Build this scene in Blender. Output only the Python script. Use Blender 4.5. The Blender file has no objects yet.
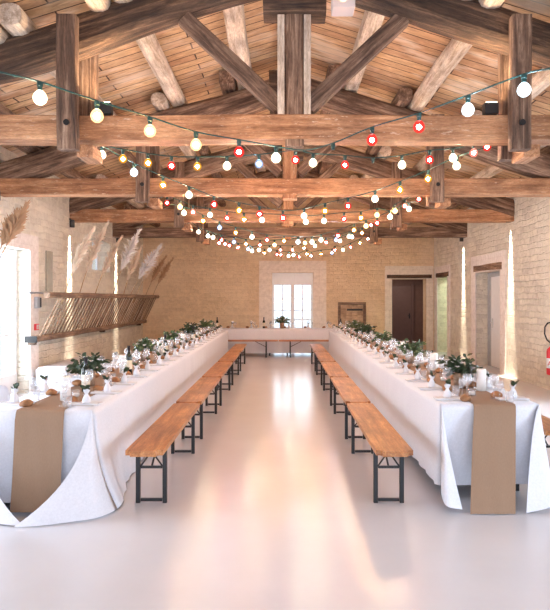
import bpy, bmesh, math, random
from mathutils import Vector, Matrix, noise as mnoise
R = random.Random(7)
PI = math.pi
S = bpy.context.scene
COL = S.collection
F = 645.0; CX = 282.0; CY = 299.0; EYE = 1.6

def P(px, py, d):
    return Vector(((px-CX)*d/F, d, EYE+(CY-py)*d/F))

# ------------------------------------------------------------------ materials
def newmat(name):
    m = bpy.data.materials.new(name); m.use_nodes = True
    nt = m.node_tree
    return m, nt, nt.nodes['Principled BSDF']
def nd(nt, t, **kw):
    n = nt.nodes.new(t)
    for k, v in kw.items():
        if k in n.inputs: n.inputs[k].default_value = v
        else: setattr(n, k, v)
    return n
def ramp(nt, stops):
    r = nt.nodes.new('ShaderNodeValToRGB')
    el = r.color_ramp.elements
    while len(el) < len(stops): el.new(0.5)
    for e, (p, c) in zip(el, stops):
        e.position = p; e.color = (*c, 1)
    return r
def mix(nt, a, b, fac, mode='MIX'):
    m = nt.nodes.new('ShaderNodeMix'); m.data_type = 'RGBA'; m.blend_type = mode
    for sock, v in ((m.inputs[0], fac), (m.inputs[6], a), (m.inputs[7], b)):
        if isinstance(v, (int, float)): sock.default_value = v
        elif isinstance(v, tuple): sock.default_value = (*v, 1)
        else: nt.links.new(v, sock)
    return m.outputs[2]
def bump(nt, b, h, strength=.4, dist=.02):
    n = nd(nt, 'ShaderNodeBump', Strength=strength, Distance=dist)
    nt.links.new(h, n.inputs['Height']); nt.links.new(n.outputs[0], b.inputs['Normal'])
def coord(nt, scale=(1,1,1), rand=True, rot=(0,0,0)):
    tc = nt.nodes.new('ShaderNodeTexCoord')
    mp = nd(nt, 'ShaderNodeMapping'); mp.inputs['Scale'].default_value = scale; mp.inputs['Rotation'].default_value = rot
    if rand:
        oi = nt.nodes.new('ShaderNodeObjectInfo')
        sc = nd(nt, 'ShaderNodeVectorMath', operation='SCALE'); sc.inputs[0].default_value = (7, 3, 5)
        nt.links.new(oi.outputs['Random'], sc.inputs['Scale'])
        ad = nd(nt, 'ShaderNodeVectorMath', operation='ADD')
        nt.links.new(tc.outputs['Object'], ad.inputs[0]); nt.links.new(sc.outputs[0], ad.inputs[1])
        nt.links.new(ad.outputs[0], mp.inputs['Vector'])
    else:
        nt.links.new(tc.outputs['Object'], mp.inputs['Vector'])
    return mp.outputs[0]
def noise(nt, vec, scale, detail=5, rough=.6, dist=0):
    n = nd(nt, 'ShaderNodeTexNoise', Scale=scale, Detail=detail, Roughness=rough, Distortion=dist)
    nt.links.new(vec, n.inputs['Vector'])
    return n.outputs[0]

def wood(name, dark, mid, light, fleck=None, rough=.75, bs=.5):
    m, nt, b = newmat(name)
    v = coord(nt, (.7, 9, 9))
    g = noise(nt, v, 2.2, 8, .65, .6)
    c = ramp(nt, [(.34, dark), (.5, mid), (.66, light)]); nt.links.new(g, c.inputs[0])
    v2 = coord(nt, (1, 1.6, 1.6))
    g2 = noise(nt, v2, 2.0, 4)
    c2 = ramp(nt, [(.35, (.62,.58,.56)), (.65, (1.1,1.08,1.05))]); nt.links.new(g2, c2.inputs[0])
    col = mix(nt, c.outputs[0], c2.outputs[0], 1.0, 'MULTIPLY')
    if fleck:
        g3 = noise(nt, coord(nt, (2, 9, 9)), 4, 7, .75)
        c3 = ramp(nt, [(.58, (0,0,0)), (.68, (1,1,1))]); nt.links.new(g3, c3.inputs[0])
        col = mix(nt, col, fleck, c3.outputs[0])
    g4 = noise(nt, coord(nt, (2.2, 11, 11)), 7, 10, .8, .3)
    c4 = ramp(nt, [(.36, (.60,.57,.55)), (.56, (1.1,1.1,1.1))]); nt.links.new(g4, c4.inputs[0])
    col = mix(nt, col, c4.outputs[0], .85, 'MULTIPLY')
    nt.links.new(col, b.inputs['Base Color'])
    b.inputs['Roughness'].default_value = rough
    hs = nd(nt, 'ShaderNodeMath', operation='MULTIPLY_ADD'); nt.links.new(g4, hs.inputs[0]); hs.inputs[1].default_value = .5; nt.links.new(g, hs.inputs[2])
    bump(nt, b, hs.outputs[0], bs, .02)
    return m
def plain(name, col, rough=.6, metal=0, var=.12, scale=8, bs=0):
    m, nt, b = newmat(name)
    n = noise(nt, coord(nt), scale, 4)
    lo = tuple(max(0, c*(1-var)) for c in col); hi = tuple(min(1, c*(1+var)) for c in col)
    c = ramp(nt, [(.3, lo), (.7, hi)]); nt.links.new(n, c.inputs[0])
    nt.links.new(c.outputs[0], b.inputs['Base Color'])
    b.inputs['Roughness'].default_value = rough; b.inputs['Metallic'].default_value = metal
    if bs: bump(nt, b, n, bs, .01)
    return m
def stone(name, axes, c1, c2, mortar, bw=.34, bh=.15, mort=.016, warp=.05, bs=.9, stain=True, bd=.035):
    m, nt, b = newmat(name)
    tc = nt.nodes.new('ShaderNodeTexCoord')
    sp = nt.nodes.new('ShaderNodeSeparateXYZ'); nt.links.new(tc.outputs['Object'], sp.inputs[0])
    cb = nt.nodes.new('ShaderNodeCombineXYZ')
    sm = nd(nt, 'ShaderNodeMath', operation='ADD'); nt.links.new(sp.outputs[0], sm.inputs[0]); nt.links.new(sp.outputs[1], sm.inputs[1])
    nt.links.new(sm.outputs[0], cb.inputs[0]); nt.links.new(sp.outputs[2], cb.inputs[1])
    wn = nd(nt, 'ShaderNodeTexNoise', Scale=4.5, Detail=5.0); nt.links.new(cb.outputs[0], wn.inputs['Vector'])
    ws = nd(nt, 'ShaderNodeVectorMath', operation='SCALE'); nt.links.new(wn.outputs[1], ws.inputs[0]); ws.inputs['Scale'].default_value = warp*2
    ad = nd(nt, 'ShaderNodeVectorMath', operation='ADD'); nt.links.new(cb.outputs[0], ad.inputs[0]); nt.links.new(ws.outputs[0], ad.inputs[1])
    br = nd(nt, 'ShaderNodeTexBrick', Scale=1.0)
    br.inputs['Color1'].default_value = (*c1,1); br.inputs['Color2'].default_value = (*c2,1); br.inputs['Mortar'].default_value = (*mortar,1)
    br.inputs['Mortar Size'].default_value = mort; br.inputs['Mortar Smooth'].default_value = 1.0
    br.inputs['Brick Width'].default_value = bw; br.inputs['Row Height'].default_value = bh
    nt.links.new(ad.outputs[0], br.inputs['Vector'])
    n2 = noise(nt, cb.outputs[0], 9, 8, .7)
    n3 = noise(nt, cb.outputs[0], .9, 4, .6)
    r2 = ramp(nt, [(.3, (.80,.77,.73)), (.62, (1.06,1.05,1.04))]); nt.links.new(n2, r2.inputs[0])
    col = mix(nt, br.outputs[0], r2.outputs[0], .9, 'MULTIPLY')
    if stain:
        r3 = ramp(nt, [(.42, (0,0,0)), (.62, (1,1,1))]); nt.links.new(n3, r3.inputs[0])
        rr = nd(nt, 'ShaderNodeMath', operation='MULTIPLY'); nt.links.new(r3.outputs[0], rr.inputs[0]); rr.inputs[1].default_value = .55
        col = mix(nt, col, tuple(c*1.02 for c in mortar), rr.outputs[0])
    nt.links.new(col, b.inputs['Base Color']); b.inputs['Roughness'].default_value = .9
    h = nd(nt, 'ShaderNodeMath', operation='MULTIPLY_ADD'); nt.links.new(br.outputs['Fac'], h.inputs[0]); h.inputs[1].default_value = -.35; nt.links.new(n2, h.inputs[2])
    bump(nt, b, h.outputs[0], bs, bd)
    return m

M = {}
M['beam']   = wood('sawn orange beam', (.30,.13,.058), (.50,.25,.125), (.66,.38,.21), fleck=(.70,.50,.36))
M['old']    = wood('old dark oak', (.03,.016,.01), (.10,.055,.033), (.25,.15,.09), bs=1)
M['strut']  = wood('grey brown oak', (.07,.038,.026), (.22,.13,.085), (.46,.32,.23), bs=.9)
M['pale']   = wood('limewashed timber', (.40,.30,.22), (.66,.54,.43), (.82,.73,.63), bs=.5)
M['bench']  = wood('varnished orange pine', (.33,.115,.032), (.50,.20,.065), (.64,.31,.12), rough=.35, bs=.15)
M['hatch']  = wood('hatch pine', (.46,.30,.18), (.62,.43,.28), (.72,.53,.36))
M['rackw']  = wood('rack oak', (.14,.085,.055), (.27,.175,.115), (.42,.29,.20))
M['stem']   = plain('straw stem', (.42,.27,.14), .8)
M['plume']  = plain('pampas plume', (.70,.55,.42), .9)
M['plume_p']= plain('pale pampas plume', (.82,.78,.76), .9)
M['plume_b']= plain('tan pampas plume', (.50,.30,.17), .9)
M['white']  = plain('white painted joinery', (.80,.81,.83), .45, var=.03)
M['brown']  = plain('brown painted door', (.135,.075,.062), .5, var=.08)
M['brownw'] = plain('brown plaster', (.17,.10,.08), .9, var=.08)
M['green']  = plain('pale green plaster', (.50,.60,.36), .9, var=.05)
M['black']  = plain('black metal', (.018,.018,.02), .4, .3)
M['steel']  = plain('steel cutlery', (.62,.60,.58), .28, .9, var=.05)
M['grey']   = plain('grey plastic', (.42,.44,.47), .5)
M['slot']   = plain('grey green board', (.42,.40,.33), .8)
M['red']    = plain('red enamel', (.72,.03,.045), .3, var=.05)
M['blue']   = plain('blue plastic', (.03,.22,.33), .4)
M['cord']   = plain('green cord', (.004,.045,.042), .5)
M['napkin'] = plain('white linen napkin', (.70,.69,.72), .9, var=.04)
M['chairw'] = plain('white plastic', (.78,.78,.82), .5, var=.03)
M['wax']    = plain('ivory wax', (.88,.84,.80), .5, var=.03)
M['leafd']  = plain('dark green leaf', (.034,.056,.024), .5, var=.5, scale=30)
M['leaf']   = plain('eucalyptus leaf', (.10,.145,.065), .55, var=.5, scale=30)
M['flower'] = plain('white blossom', (.85,.80,.78), .8)
M['pot']    = wood('bark pot', (.20,.12,.07), (.36,.23,.15), (.48,.33,.23))
M['bread']  = plain('bread crust', (.30,.135,.055), .7, var=.4, scale=25, bs=.3)
M['bottle'] = plain('dark bottle glass', (.012,.018,.012), .1, var=.2)
M['label']  = plain('cream paper label', (.72,.62,.46), .8)
M['foil']   = plain('black foil', (.02,.015,.02), .35)
M['dry']    = plain('pink dried flower', (.62,.36,.32), .9)
M['plug']   = plain('lamp housing', (.02,.02,.022), .5)
M['earth']  = plain('pale gravel', (.60,.58,.55), .95)

M['wallX'] = stone('coursed limestone side walls', (1,2), (.88,.82,.70), (.70,.64,.55), (.88,.83,.73), .25, .118, .012, .05, .9, True, .06)
M['wallY'] = stone('rubble limestone back wall', (0,2), (.82,.62,.40), (.72,.53,.335), (.84,.66,.46), .27, .115, .010, .05, .9)  # bulb light put into the colour: same limestone as side walls, tinted orange
M['ashX'] = stone('dressed stone side walls', (1,2), (.87,.82,.79), (.84,.78,.75), (.72,.65,.61), .62, .42, .005, .004, .15, False)
M['ashY'] = stone('dressed stone back wall', (0,2), (.84,.74,.64), (.80,.70,.60), (.62,.50,.40), .62, .42, .005, .004, .15, False)

def ceiling_mat():
    m, nt, b = newmat('roof boards')
    v = coord(nt, rand=False)
    wn = nd(nt, 'ShaderNodeTexNoise', Scale=.8, Detail=3.0); nt.links.new(v, wn.inputs['Vector'])
    ws = nd(nt, 'ShaderNodeVectorMath', operation='SCALE'); nt.links.new(wn.outputs[1], ws.inputs[0]); ws.inputs['Scale'].default_value = .06
    ad = nd(nt, 'ShaderNodeVectorMath', operation='ADD'); nt.links.new(v, ad.inputs[0]); nt.links.new(ws.outputs[0], ad.inputs[1])
    br = nd(nt, 'ShaderNodeTexBrick', Scale=1.0)
    br.inputs['Color1'].default_value = (.68,.47,.275,1); br.inputs['Color2'].default_value = (.47,.28,.16,1); br.inputs['Mortar'].default_value = (.07,.035,.02,1)
    br.inputs['Mortar Size'].default_value = .011; br.inputs['Mortar Smooth'].default_value = .3
    br.inputs['Brick Width'].default_value = 2.3; br.inputs['Row Height'].default_value = .19
    nt.links.new(ad.outputs[0], br.inputs['Vector'])
    g = noise(nt, coord(nt, (.6, 9, 9), rand=False), 2.2, 8, .65, .5)
    c = ramp(nt, [(.3, (.62,.55,.50)), (.68, (1.18,1.15,1.12))]); nt.links.new(g, c.inputs[0])
    col = mix(nt, br.outputs[0], c.outputs[0], 1.0, 'MULTIPLY')
    p = noise(nt, coord(nt, (.9, 2.2, 1), rand=False), 1.1, 4)
    pr = ramp(nt, [(.50, (0,0,0)), (.64, (.6,.6,.6))]); nt.links.new(p, pr.inputs[0])
    col = mix(nt, col, (.76,.63,.50), pr.outputs[0])
    nt.links.new(col, b.inputs['Base Color']); b.inputs['Roughness'].default_value = .8
    h = nd(nt, 'ShaderNodeMath', operation='MULTIPLY_ADD'); nt.links.new(br.outputs['Fac'], h.inputs[0]); h.inputs[1].default_value = -1.0; nt.links.new(g, h.inputs[2])
    bump(nt, b, h.outputs[0], .5, .02)
    return m
M['ceil'] = ceiling_mat()

def floor_mat():
    m, nt, b = newmat('painted concrete floor')
    v = coord(nt, rand=False)
    n = noise(nt, v, 1.3, 6, .6); n2 = noise(nt, v, 26, 6, .7)
    c = ramp(nt, [(.3, (.615,.615,.66)), (.7, (.655,.655,.70))]); nt.links.new(n, c.inputs[0])
    c2 = ramp(nt, [(.3, (.99,.99,.985)), (.6, (1,1,1))]); nt.links.new(n2, c2.inputs[0])
    nt.links.new(mix(nt, c.outputs[0], c2.outputs[0], 1.0, 'MULTIPLY'), b.inputs['Base Color'])
    r = ramp(nt, [(.3, (.24,.24,.24)), (.7, (.29,.29,.29))]); nt.links.new(n2, r.inputs[0])
    b.inputs['Roughness'].default_value = .21
    b.inputs['Specular IOR Level'].default_value = .33
    return m
M['floor'] = floor_mat()

def cloth_mat(name, col, weave=900, rough=.9, sheen=.0, stretch=(1,1,1), bs=.15):
    m, nt, b = newmat(name)
    n = noise(nt, coord(nt, stretch), 60, 5, .7); n2 = noise(nt, coord(nt), 3, 3)
    c = ramp(nt, [(.25, tuple(x*.90 for x in col)), (.75, tuple(min(1, x*1.06) for x in col))]); nt.links.new(n, c.inputs[0])
    nt.links.new(c.outputs[0], b.inputs['Base Color']); b.inputs['Roughness'].default_value = rough
    bump(nt, b, n, bs, .002)
    return m
M['cloth'] = cloth_mat('white tablecloth', (.735,.735,.79))
M['runner'] = cloth_mat('brown jute runner', (.31,.195,.125), stretch=(3,.6,1), bs=.4)

def glass_mat(name, tint=(1,1,1), milky=.12):
    m = bpy.data.materials.new(name); m.use_nodes = True; nt = m.node_tree; nt.nodes.clear()
    out = nt.nodes.new('ShaderNodeOutputMaterial')
    tr = nd(nt, 'ShaderNodeBsdfTransparent'); tr.inputs[0].default_value = (*tint, 1)
    gl = nd(nt, 'ShaderNodeBsdfGlossy', Roughness=.06)
    df = nd(nt, 'ShaderNodeBsdfDiffuse'); df.inputs[0].default_value = (.85,.87,.92,1)
    lw = nd(nt, 'ShaderNodeLayerWeight', Blend=.5)
    pw = nd(nt, 'ShaderNodeMath', operation='POWER'); nt.links.new(lw.outputs['Facing'], pw.inputs[0]); pw.inputs[1].default_value = 4.0
    fr = nd(nt, 'ShaderNodeMath', operation='MULTIPLY_ADD'); nt.links.new(pw.outputs[0], fr.inputs[0]); fr.inputs[1].default_value = .45; fr.inputs[2].default_value = .04
    m1 = nt.nodes.new('ShaderNodeMixShader'); nt.links.new(fr.outputs[0], m1.inputs[0]); nt.links.new(tr.outputs[0], m1.inputs[1]); nt.links.new(gl.outputs[0], m1.inputs[2])
    m2 = nt.nodes.new('ShaderNodeMixShader'); m2.inputs[0].default_value = milky; nt.links.new(m1.outputs[0], m2.inputs[1]); nt.links.new(df.outputs[0], m2.inputs[2])
    nt.links.new(m2.outputs[0], out.inputs[0])
    return m
M['glass'] = glass_mat('drinking glass', milky=.10)  # slight white diffuse in clear glass stands in for bright reflections
M['pane'] = glass_mat('window glass', (.97,.99,1), .0)

def emis(name, col, s):
    m = bpy.data.materials.new(name); m.use_nodes = True; nt = m.node_tree; nt.nodes.clear()
    out = nt.nodes.new('ShaderNodeOutputMaterial'); e = nd(nt, 'ShaderNodeEmission', Strength=s); e.inputs[0].default_value = (*col, 1)
    nt.links.new(e.outputs[0], out.inputs[0]); return m
def globe_mat(name, col, s, thru):
    m = bpy.data.materials.new(name); m.use_nodes = True; nt = m.node_tree; nt.nodes.clear()
    out = nt.nodes.new('ShaderNodeOutputMaterial'); e = nd(nt, 'ShaderNodeEmission', Strength=s); e.inputs[0].default_value = (*col, 1)
    tr = nd(nt, 'ShaderNodeBsdfTransparent'); tr.inputs[0].default_value = (*[.45+.55*c for c in col], 1)
    mx = nt.nodes.new('ShaderNodeMixShader'); mx.inputs[0].default_value = thru
    nt.links.new(e.outputs[0], mx.inputs[1]); nt.links.new(tr.outputs[0], mx.inputs[2]); nt.links.new(mx.outputs[0], out.inputs[0])
    return m
BC = {'w': (1,.87,.66), 'b': (.50,.66,1), 'r': (1,.06,.05), 'y': (1,.47,.06), 'o': (1,.66,.30), 'p': (1,.30,.22), 'c': (.80,.92,1)}
CORE = 560.0
for k, c in BC.items():
    M['globe_'+k] = globe_mat('globe '+k, c, {'r':1.25,'y':1.15,'b':1.2,'p':1.5,'o':2.8,'w':4.0}.get(k,3.2), .5)
    M['core_'+k] = emis('core '+k, tuple(.45*1+.55*x for x in c) if k in 'rpyb' else c, CORE*(1.1 if k in 'woc' else .55 if k in 'rp' else 1.1))
M['ledspot'] = emis('spot lens', (1,.88,.68), 12)
M['lantern'] = glass_mat('frosted lantern glass', (1,.85,.8), .42)

# ------------------------------------------------------------------ mesh helpers
def link(name, me, mat, parent=None, loc=(0,0,0), rot=None, smooth=False):
    o = bpy.data.objects.new(name, me); COL.objects.link(o)
    if mat is not None and not me.materials: me.materials.append(mat)
    if smooth:
        for p in me.polygons: p.use_smooth = True
    if parent: o.parent = parent
    o.location = loc
    if rot is not None: o.rotation_euler = rot
    return o
def tomesh(bm, name='mesh'):
    me = bpy.data.meshes.new(name); bmesh.ops.recalc_face_normals(bm, faces=bm.faces[:]); bm.to_mesh(me); bm.free(); return me
def obj(name, bm, mat, parent=None, loc=(0,0,0), rot=None, smooth=False):
    return link(name, tomesh(bm, name), mat, parent, loc, rot, smooth)
def tag(o, label, cat, group=None):
    o['label'] = label; o['category'] = cat
    if group: o['group'] = group
    return o
def thing(name, label, cat, loc=(0,0,0), group=None, rz=0):
    o = bpy.data.objects.new(name, None); COL.objects.link(o); o.empty_display_size = .1
    o.location = loc; o.rotation_euler = (0,0,rz); return tag(o, label, cat, group)
def struct(o): o['kind'] = 'structure'; return o
def copy_tree(o, label=None, loc=None, rz=None):
    def cp(a, par):
        c = a.copy(); COL.objects.link(c)
        if par: c.parent = par
        for ch in KIDS.get(a.name, []): KIDS.setdefault(c.name, []).append(cp(ch, c))
        return c
    KIDS = {}
    def collect(a):
        KIDS[a.name] = list(a.children)
        for ch in a.children: collect(ch)
    collect(o)
    c = cp(o, None)
    if label: c['label'] = label
    if loc is not None: c.location = loc
    if rz is not None: c.rotation_euler = (0,0,rz)
    return c
def boxbm(bm, x0, x1, y0, y1, z0, z1):
    vs = [bm.verts.new((x,y,z)) for x in (x0,x1) for y in (y0,y1) for z in (z0,z1)]
    for f in ((0,1,3,2),(4,6,7,5),(0,4,5,1),(2,3,7,6),(0,2,6,4),(1,5,7,3)): bm.faces.new([vs[i] for i in f])
    return vs
def box(name, x0, x1, y0, y1, z0, z1, mat, parent=None, bev=.0, off=None):
    """box with its origin at its centre (world coords minus parent offset)"""
    c = Vector(((x0+x1)/2, (y0+y1)/2, (z0+z1)/2)); h = Vector((abs(x1-x0)/2, abs(y1-y0)/2, abs(z1-z0)/2))
    bm = bmesh.new(); boxbm(bm, -h.x, h.x, -h.y, h.y, -h.z, h.z)
    if bev: bmesh.ops.bevel(bm, geom=bm.edges[:], offset=min(bev, min(h)*.8), segments=2, affect='EDGES', profile=.6)
    return obj(name, bm, mat, parent, c - (Vector(off) if off is not None else Vector((0,0,0))))
def wbox(name, x0, x1, y0, y1, z0, z1, mat, parent=None):
    bm = bmesh.new(); boxbm(bm, x0, x1, y0, y1, z0, z1); return obj(name, bm, mat, parent)
def lathe(prof, seg=14, bm=None, c=(0,0,0), cap=True):
    bm = bm or bmesh.new(); rings = []
    for r, z in prof:
        if r <= 1e-5: rings.append([bm.verts.new((c[0], c[1], c[2]+z))])
        else: rings.append([bm.verts.new((c[0]+r*math.cos(2*PI*i/seg), c[1]+r*math.sin(2*PI*i/seg), c[2]+z)) for i in range(seg)])
    for a, b in zip(rings, rings[1:]):
        for i in range(seg):
            j = (i+1) % seg
            if len(a) == 1 and len(b) == 1: continue
            if len(a) == 1: bm.faces.new((a[0], b[i], b[j]))
            elif len(b) == 1: bm.faces.new((a[i], a[j], b[0]))
            else: bm.faces.new((a[i], a[j], b[j], b[i]))
    if cap:
        for rg in (rings[0], rings[-1]):
            if len(rg) > 2: bm.faces.new(rg)
    return bm
def tube(pts, rad, seg=8, bm=None, cap=True):
    bm = bm or bmesh.new(); pts = [Vector(p) for p in pts]; rings = []
    n = len(pts); rads = rad if isinstance(rad, (list, tuple)) else [rad]*n
    prev = None
    for i, p in enumerate(pts):
        t = (pts[min(i+1, n-1)] - pts[max(i-1, 0)]).normalized()
        a = prev if prev is not None else (Vector((0,0,1)) if abs(t.z) < .9 else Vector((1,0,0)))
        u = (a - t*a.dot(t)).normalized(); prev = u; w = t.cross(u)
        rings.append([bm.verts.new(p + (u*math.cos(2*PI*k/seg) + w*math.sin(2*PI*k/seg))*rads[i]) for k in range(seg)])
    for a, b in zip(rings, rings[1:]):
        for k in range(seg): bm.faces.new((a[k], a[(k+1)%seg], b[(k+1)%seg], b[k]))
    if cap: bm.faces.new(rings[0]); bm.faces.new(rings[-1])
    return bm
def timber(name, a, b, w, h, mat, parent=None, off=(0,0,0), up=(0,0,1), wob=.0, seed=0, roundness=.12, bow=0, taper=1.0):
    """rough hewn timber from a to b, local X along the grain; w across, h along `up`"""
    a = Vector(a); b = Vector(b); L = (b-a).length; x = (b-a).normalized()
    up = Vector(up); z = (up - x*up.dot(x)).normalized(); y = z.cross(x)
    bm = bmesh.new(); n = max(2, int(L/.28)); rings = []
    rr = roundness*min(w, h)
    base = []
    for sx, sz in ((1,1),(-1,1),(-1,-1),(1,-1)):
        cx, cz = sx*(w/2-rr), sz*(h/2-rr)
        a0 = math.atan2(sz, sx)
        for k in (-1, 0, 1):
            t = a0 + k*PI/4
            base.append((cx+rr*math.cos(t), cz+rr*math.sin(t)))
    for i in range(n+1):
        t = i/n; X = (t-.5)*L; f = 1+(taper-1)*t
        oy = wob*2*mnoise.noise((X*.6+seed*9.1, 3.3, seed)); oz = wob*2*mnoise.noise((X*.6+seed*5.7, 8.1, seed)) + bow*(1-(2*t-1)**2)
        rg = []
        for j, (py, pz) in enumerate(base):
            q = 1 + wob*6*mnoise.noise((X*1.1+seed*3, math.cos(j*.524)*1.2, math.sin(j*.524)*1.2+seed))*.5/max(w, .1)*.2
            rg.append(bm.verts.new((X, py*f*q+oy, pz*f*q+oz)))
        rings.append(rg)
    m = len(base)
    for p, q in zip(rings, rings[1:]):
        for k in range(m): bm.faces.new((p[k], p[(k+1)%m], q[(k+1)%m], q[k]))
    bm.faces.new(rings[0]); bm.faces.new(rings[-1])
    o = obj(name, bm, mat, parent)
    mw = Matrix(((x.x,y.x,z.x,0),(x.y,y.y,z.y,0),(x.z,y.z,z.z,0),(0,0,0,1)))
    o.rotation_euler = mw.to_euler(); o.location = (a+b)/2 - Vector(off)
    return o

# ------------------------------------------------------------------ the room shell
XL, XR, YB, YR = -4.3, 4.7, 19.95, -3.0
RX = .12                                    # ridge x
SL = .31
def rafter_top(x): return EYE + 3.45 - SL*abs(x-RX)
def roof_z(x): return rafter_top(x) + .26

def wall(name, axis, pos, out, u0, u1, holes, mat, top=None, thick=.45):
    """wall in plane axis=pos, grid split round the holes; `out` is the direction away from the room"""
    us = sorted({u0, u1, *[h[0] for h in holes], *[h[1] for h in holes]} | ({RX} if axis == 'y' else set()))
    zs = sorted({0, *[h[2] for h in holes], *[h[3] for h in holes]})
    zs.append(99)
    bm = bmesh.new(); V = {}
    def vert(i, j, k):
        if (i,j,k) not in V:
            u, z = us[i], zs[j]
            if z == 99: z = top(u)
            p = pos + (out*thick if k else 0)
            V[(i,j,k)] = bm.verts.new((p, u, z) if axis == 'x' else (u, p, z))
        return V[(i,j,k)]
    def solid(i, j):
        if i < 0 or j < 0 or i >= len(us)-1 or j >= len(zs)-1: return False
        cu = (us[i]+us[i+1])/2; cz = (zs[j] + min(zs[j+1], 9))/2
        return not any(h[0] < cu < h[1] and h[2] < cz < h[3] for h in holes)
    for i in range(len(us)-1):
        for j in range(len(zs)-1):
            if not solid(i, j): continue
            for k in (0, 1): bm.faces.new([vert(i,j,k), vert(i+1,j,k), vert(i+1,j+1,k), vert(i,j+1,k)])
            for di, dj, a, b in ((-1,0,(0,0),(0,1)), (1,0,(1,0),(1,1)), (0,-1,(0,0),(1,0)), (0,1,(0,1),(1,1))):
                if not solid(i+di, j+dj):
                    bm.faces.new([vert(i+a[0], j+a[1], 0), vert(i+b[0], j+b[1], 0), vert(i+b[0], j+b[1], 1), vert(i+a[0], j+a[1], 1)])
    return struct(obj(name, bm, mat))

fl = wbox('floor', XL-1.6, XR+2.2, YR-.5, YB+3.2, -.15, 0, M['floor']); struct(fl)
wall('wall_left', 'x', XL, -1, YR, YB, [(8.9,10.95,0,2.43), (3.6,5.6,0,2.43), (14.6,16.1,2.27,2.98)], M['wallX'], lambda u: roof_z(XL)+.02)
wall('wall_right', 'x', XR, 1, YR, YB, [(1.2,3.6,0,2.6), (7.4,9.6,0,2.43), (13.85,15.6,0,2.23), (18.3,19.45,0,2.25)], M['wallX'], lambda u: roof_z(XR)+.02)
wall('wall_back', 'y', YB, 1, XL-.45, XR+.45, [(-.31,.97,.0,2.42), (3.40,4.46,0,2.22)], M['wallY'], lambda u: roof_z(u)+.02)
wall('wall_rear', 'y', YR, -1, XL-.45, XR+.45, [(-3.2,3.6,.0,3.0)], M['wallY'], lambda u: roof_z(u)+.02)
bm = bmesh.new()
xs = [XL-.7, RX, XR+.7]
lo = [[bm.verts.new((x, y, roof_z(x))) for y in (YR-.5, YB+.5)] for x in xs]
hi = [[bm.verts.new((x, y, roof_z(x)+.12)) for y in (YR-.5, YB+.5)] for x in xs]
for i in (0, 1):
    bm.faces.new((lo[i][0], lo[i+1][0], lo[i+1][1], lo[i][1])); bm.faces.new((hi[i][0], hi[i][1], hi[i+1][1], hi[i+1][0]))
    for e in (0, 1): bm.faces.new((lo[i][e], hi[i][e], hi[i+1][e], lo[i+1][e]))
bm.faces.new((lo[0][0], lo[0][1], hi[0][1], hi[0][0])); bm.faces.new((lo[2][0], hi[2][0], hi[2][1], lo[2][1]))
struct(obj('ceiling', bm, M['ceil']))
struct(wbox('ground_outside', -40, 40, -40, 60, -.4, -.16, M['earth']))

tn = [0]
def surround(axis, pos, inn, u0, u1, z1, side, head, mat, z0=0):
    """dressed-stone surround, proud of the wall by 2.5 cm, one connected mesh"""
    tn[0] += 1
    bm = bmesh.new(); t = .025*inn
    pts_o = [(u0-side, z0), (u0-side, z1+head), (u1+side, z1+head), (u1+side, z0)]
    pts_i = [(u0, z0), (u0, z1), (u1, z1), (u1, z0)]
    mk = lambda u, z, p: (p, u, z) if axis == 'x' else (u, p, z)
    A = [[bm.verts.new(mk(u, z, p)) for u, z in pts] for pts in (pts_o, pts_i) for p in (pos - .01*inn, pos+t)]
    ob, of, ib, if_ = A
    for i in range(3):
        bm.faces.new((of[i], of[i+1], if_[i+1], if_[i])); bm.faces.new((ob[i], ob[i+1], of[i+1], of[i]))
        bm.faces.new((ib[i], if_[i], if_[i+1], ib[i+1])); bm.faces.new((ob[i], ib[i], ib[i+1], ob[i+1]))
    for i in (0, 3): bm.faces.new((ob[i], of[i], if_[i], ib[i]))
    return struct(obj('trim_%d' % tn[0], bm, mat))
surround('x', XL, 1, 8.9, 10.95, 2.43, .38, .26, M['ashX'])
surround('x', XL, 1, 3.6, 5.6, 2.43, .38, .26, M['ashX'])
surround('x', XR, -1, 13.85, 15.6, 2.23, .34, .40, M['ashX'])
surround('x', XR, -1, 18.3, 19.45, 2.25, .3, .32, M['ashX'])
surround('y', YB, -1, -.31, .97, 2.42, .40, .36, M['ashY'])
surround('y', YB, -1, 3.40, 4.46, 2.22, .22, .40, M['ashY'])

# window joinery: frame + bars as one frame mesh, glass as its own pane part
def window(name, axis, pos, u0, u1, z0, z1, cols, zsplit, mull, fw=.06, solid_above=None, solid_below=None):
    root = bpy.data.objects.new(name, None); COL.objects.link(root); struct(root)
    mk = (lambda p0,p1,a,b,c,d: (p0,p1,a,b,c,d)) if axis == 'x' else (lambda p0,p1,a,b,c,d: (a,b,p0,p1,c,d))
    def bar(nm, a, b, c, d, t=.05, mat=None):
        q = mk(pos-t/2, pos+t/2, a, b, c, d); return box(nm, *q, mat or M['white'], root, .006)
    bar('window_frame', u0, u0+fw, z0, z1); bar('window_frame', u1-fw, u1, z0, z1)
    bar('window_frame', u0+fw, u1-fw, z1-fw, z1); bar('window_frame', u0+fw, u1-fw, z0, z0+fw)
    for u in mull: bar('mullion', u-.06, u+.06, z0+fw, z1-fw, .06)
    if solid_above: bar('transom_panel', u0+fw, u1-fw, solid_above, z1-fw, .045)
    if solid_below: bar('bottom_panel', u0+fw, u1-fw, z0+fw, solid_below, .045)
    for u in cols: bar('glazing_bar', u-.02, u+.02, solid_below or z0+fw, solid_above or z1-fw, .03)
    for z in zsplit: bar('glazing_bar', u0+fw, u1-fw, z-.02, z+.02, .028)
    q = mk(pos-.003, pos+.003, u0+fw, u1-fw, solid_below or z0+fw, solid_above or z1-fw); box('pane', *q, M['pane'], root)
    return root
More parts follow.
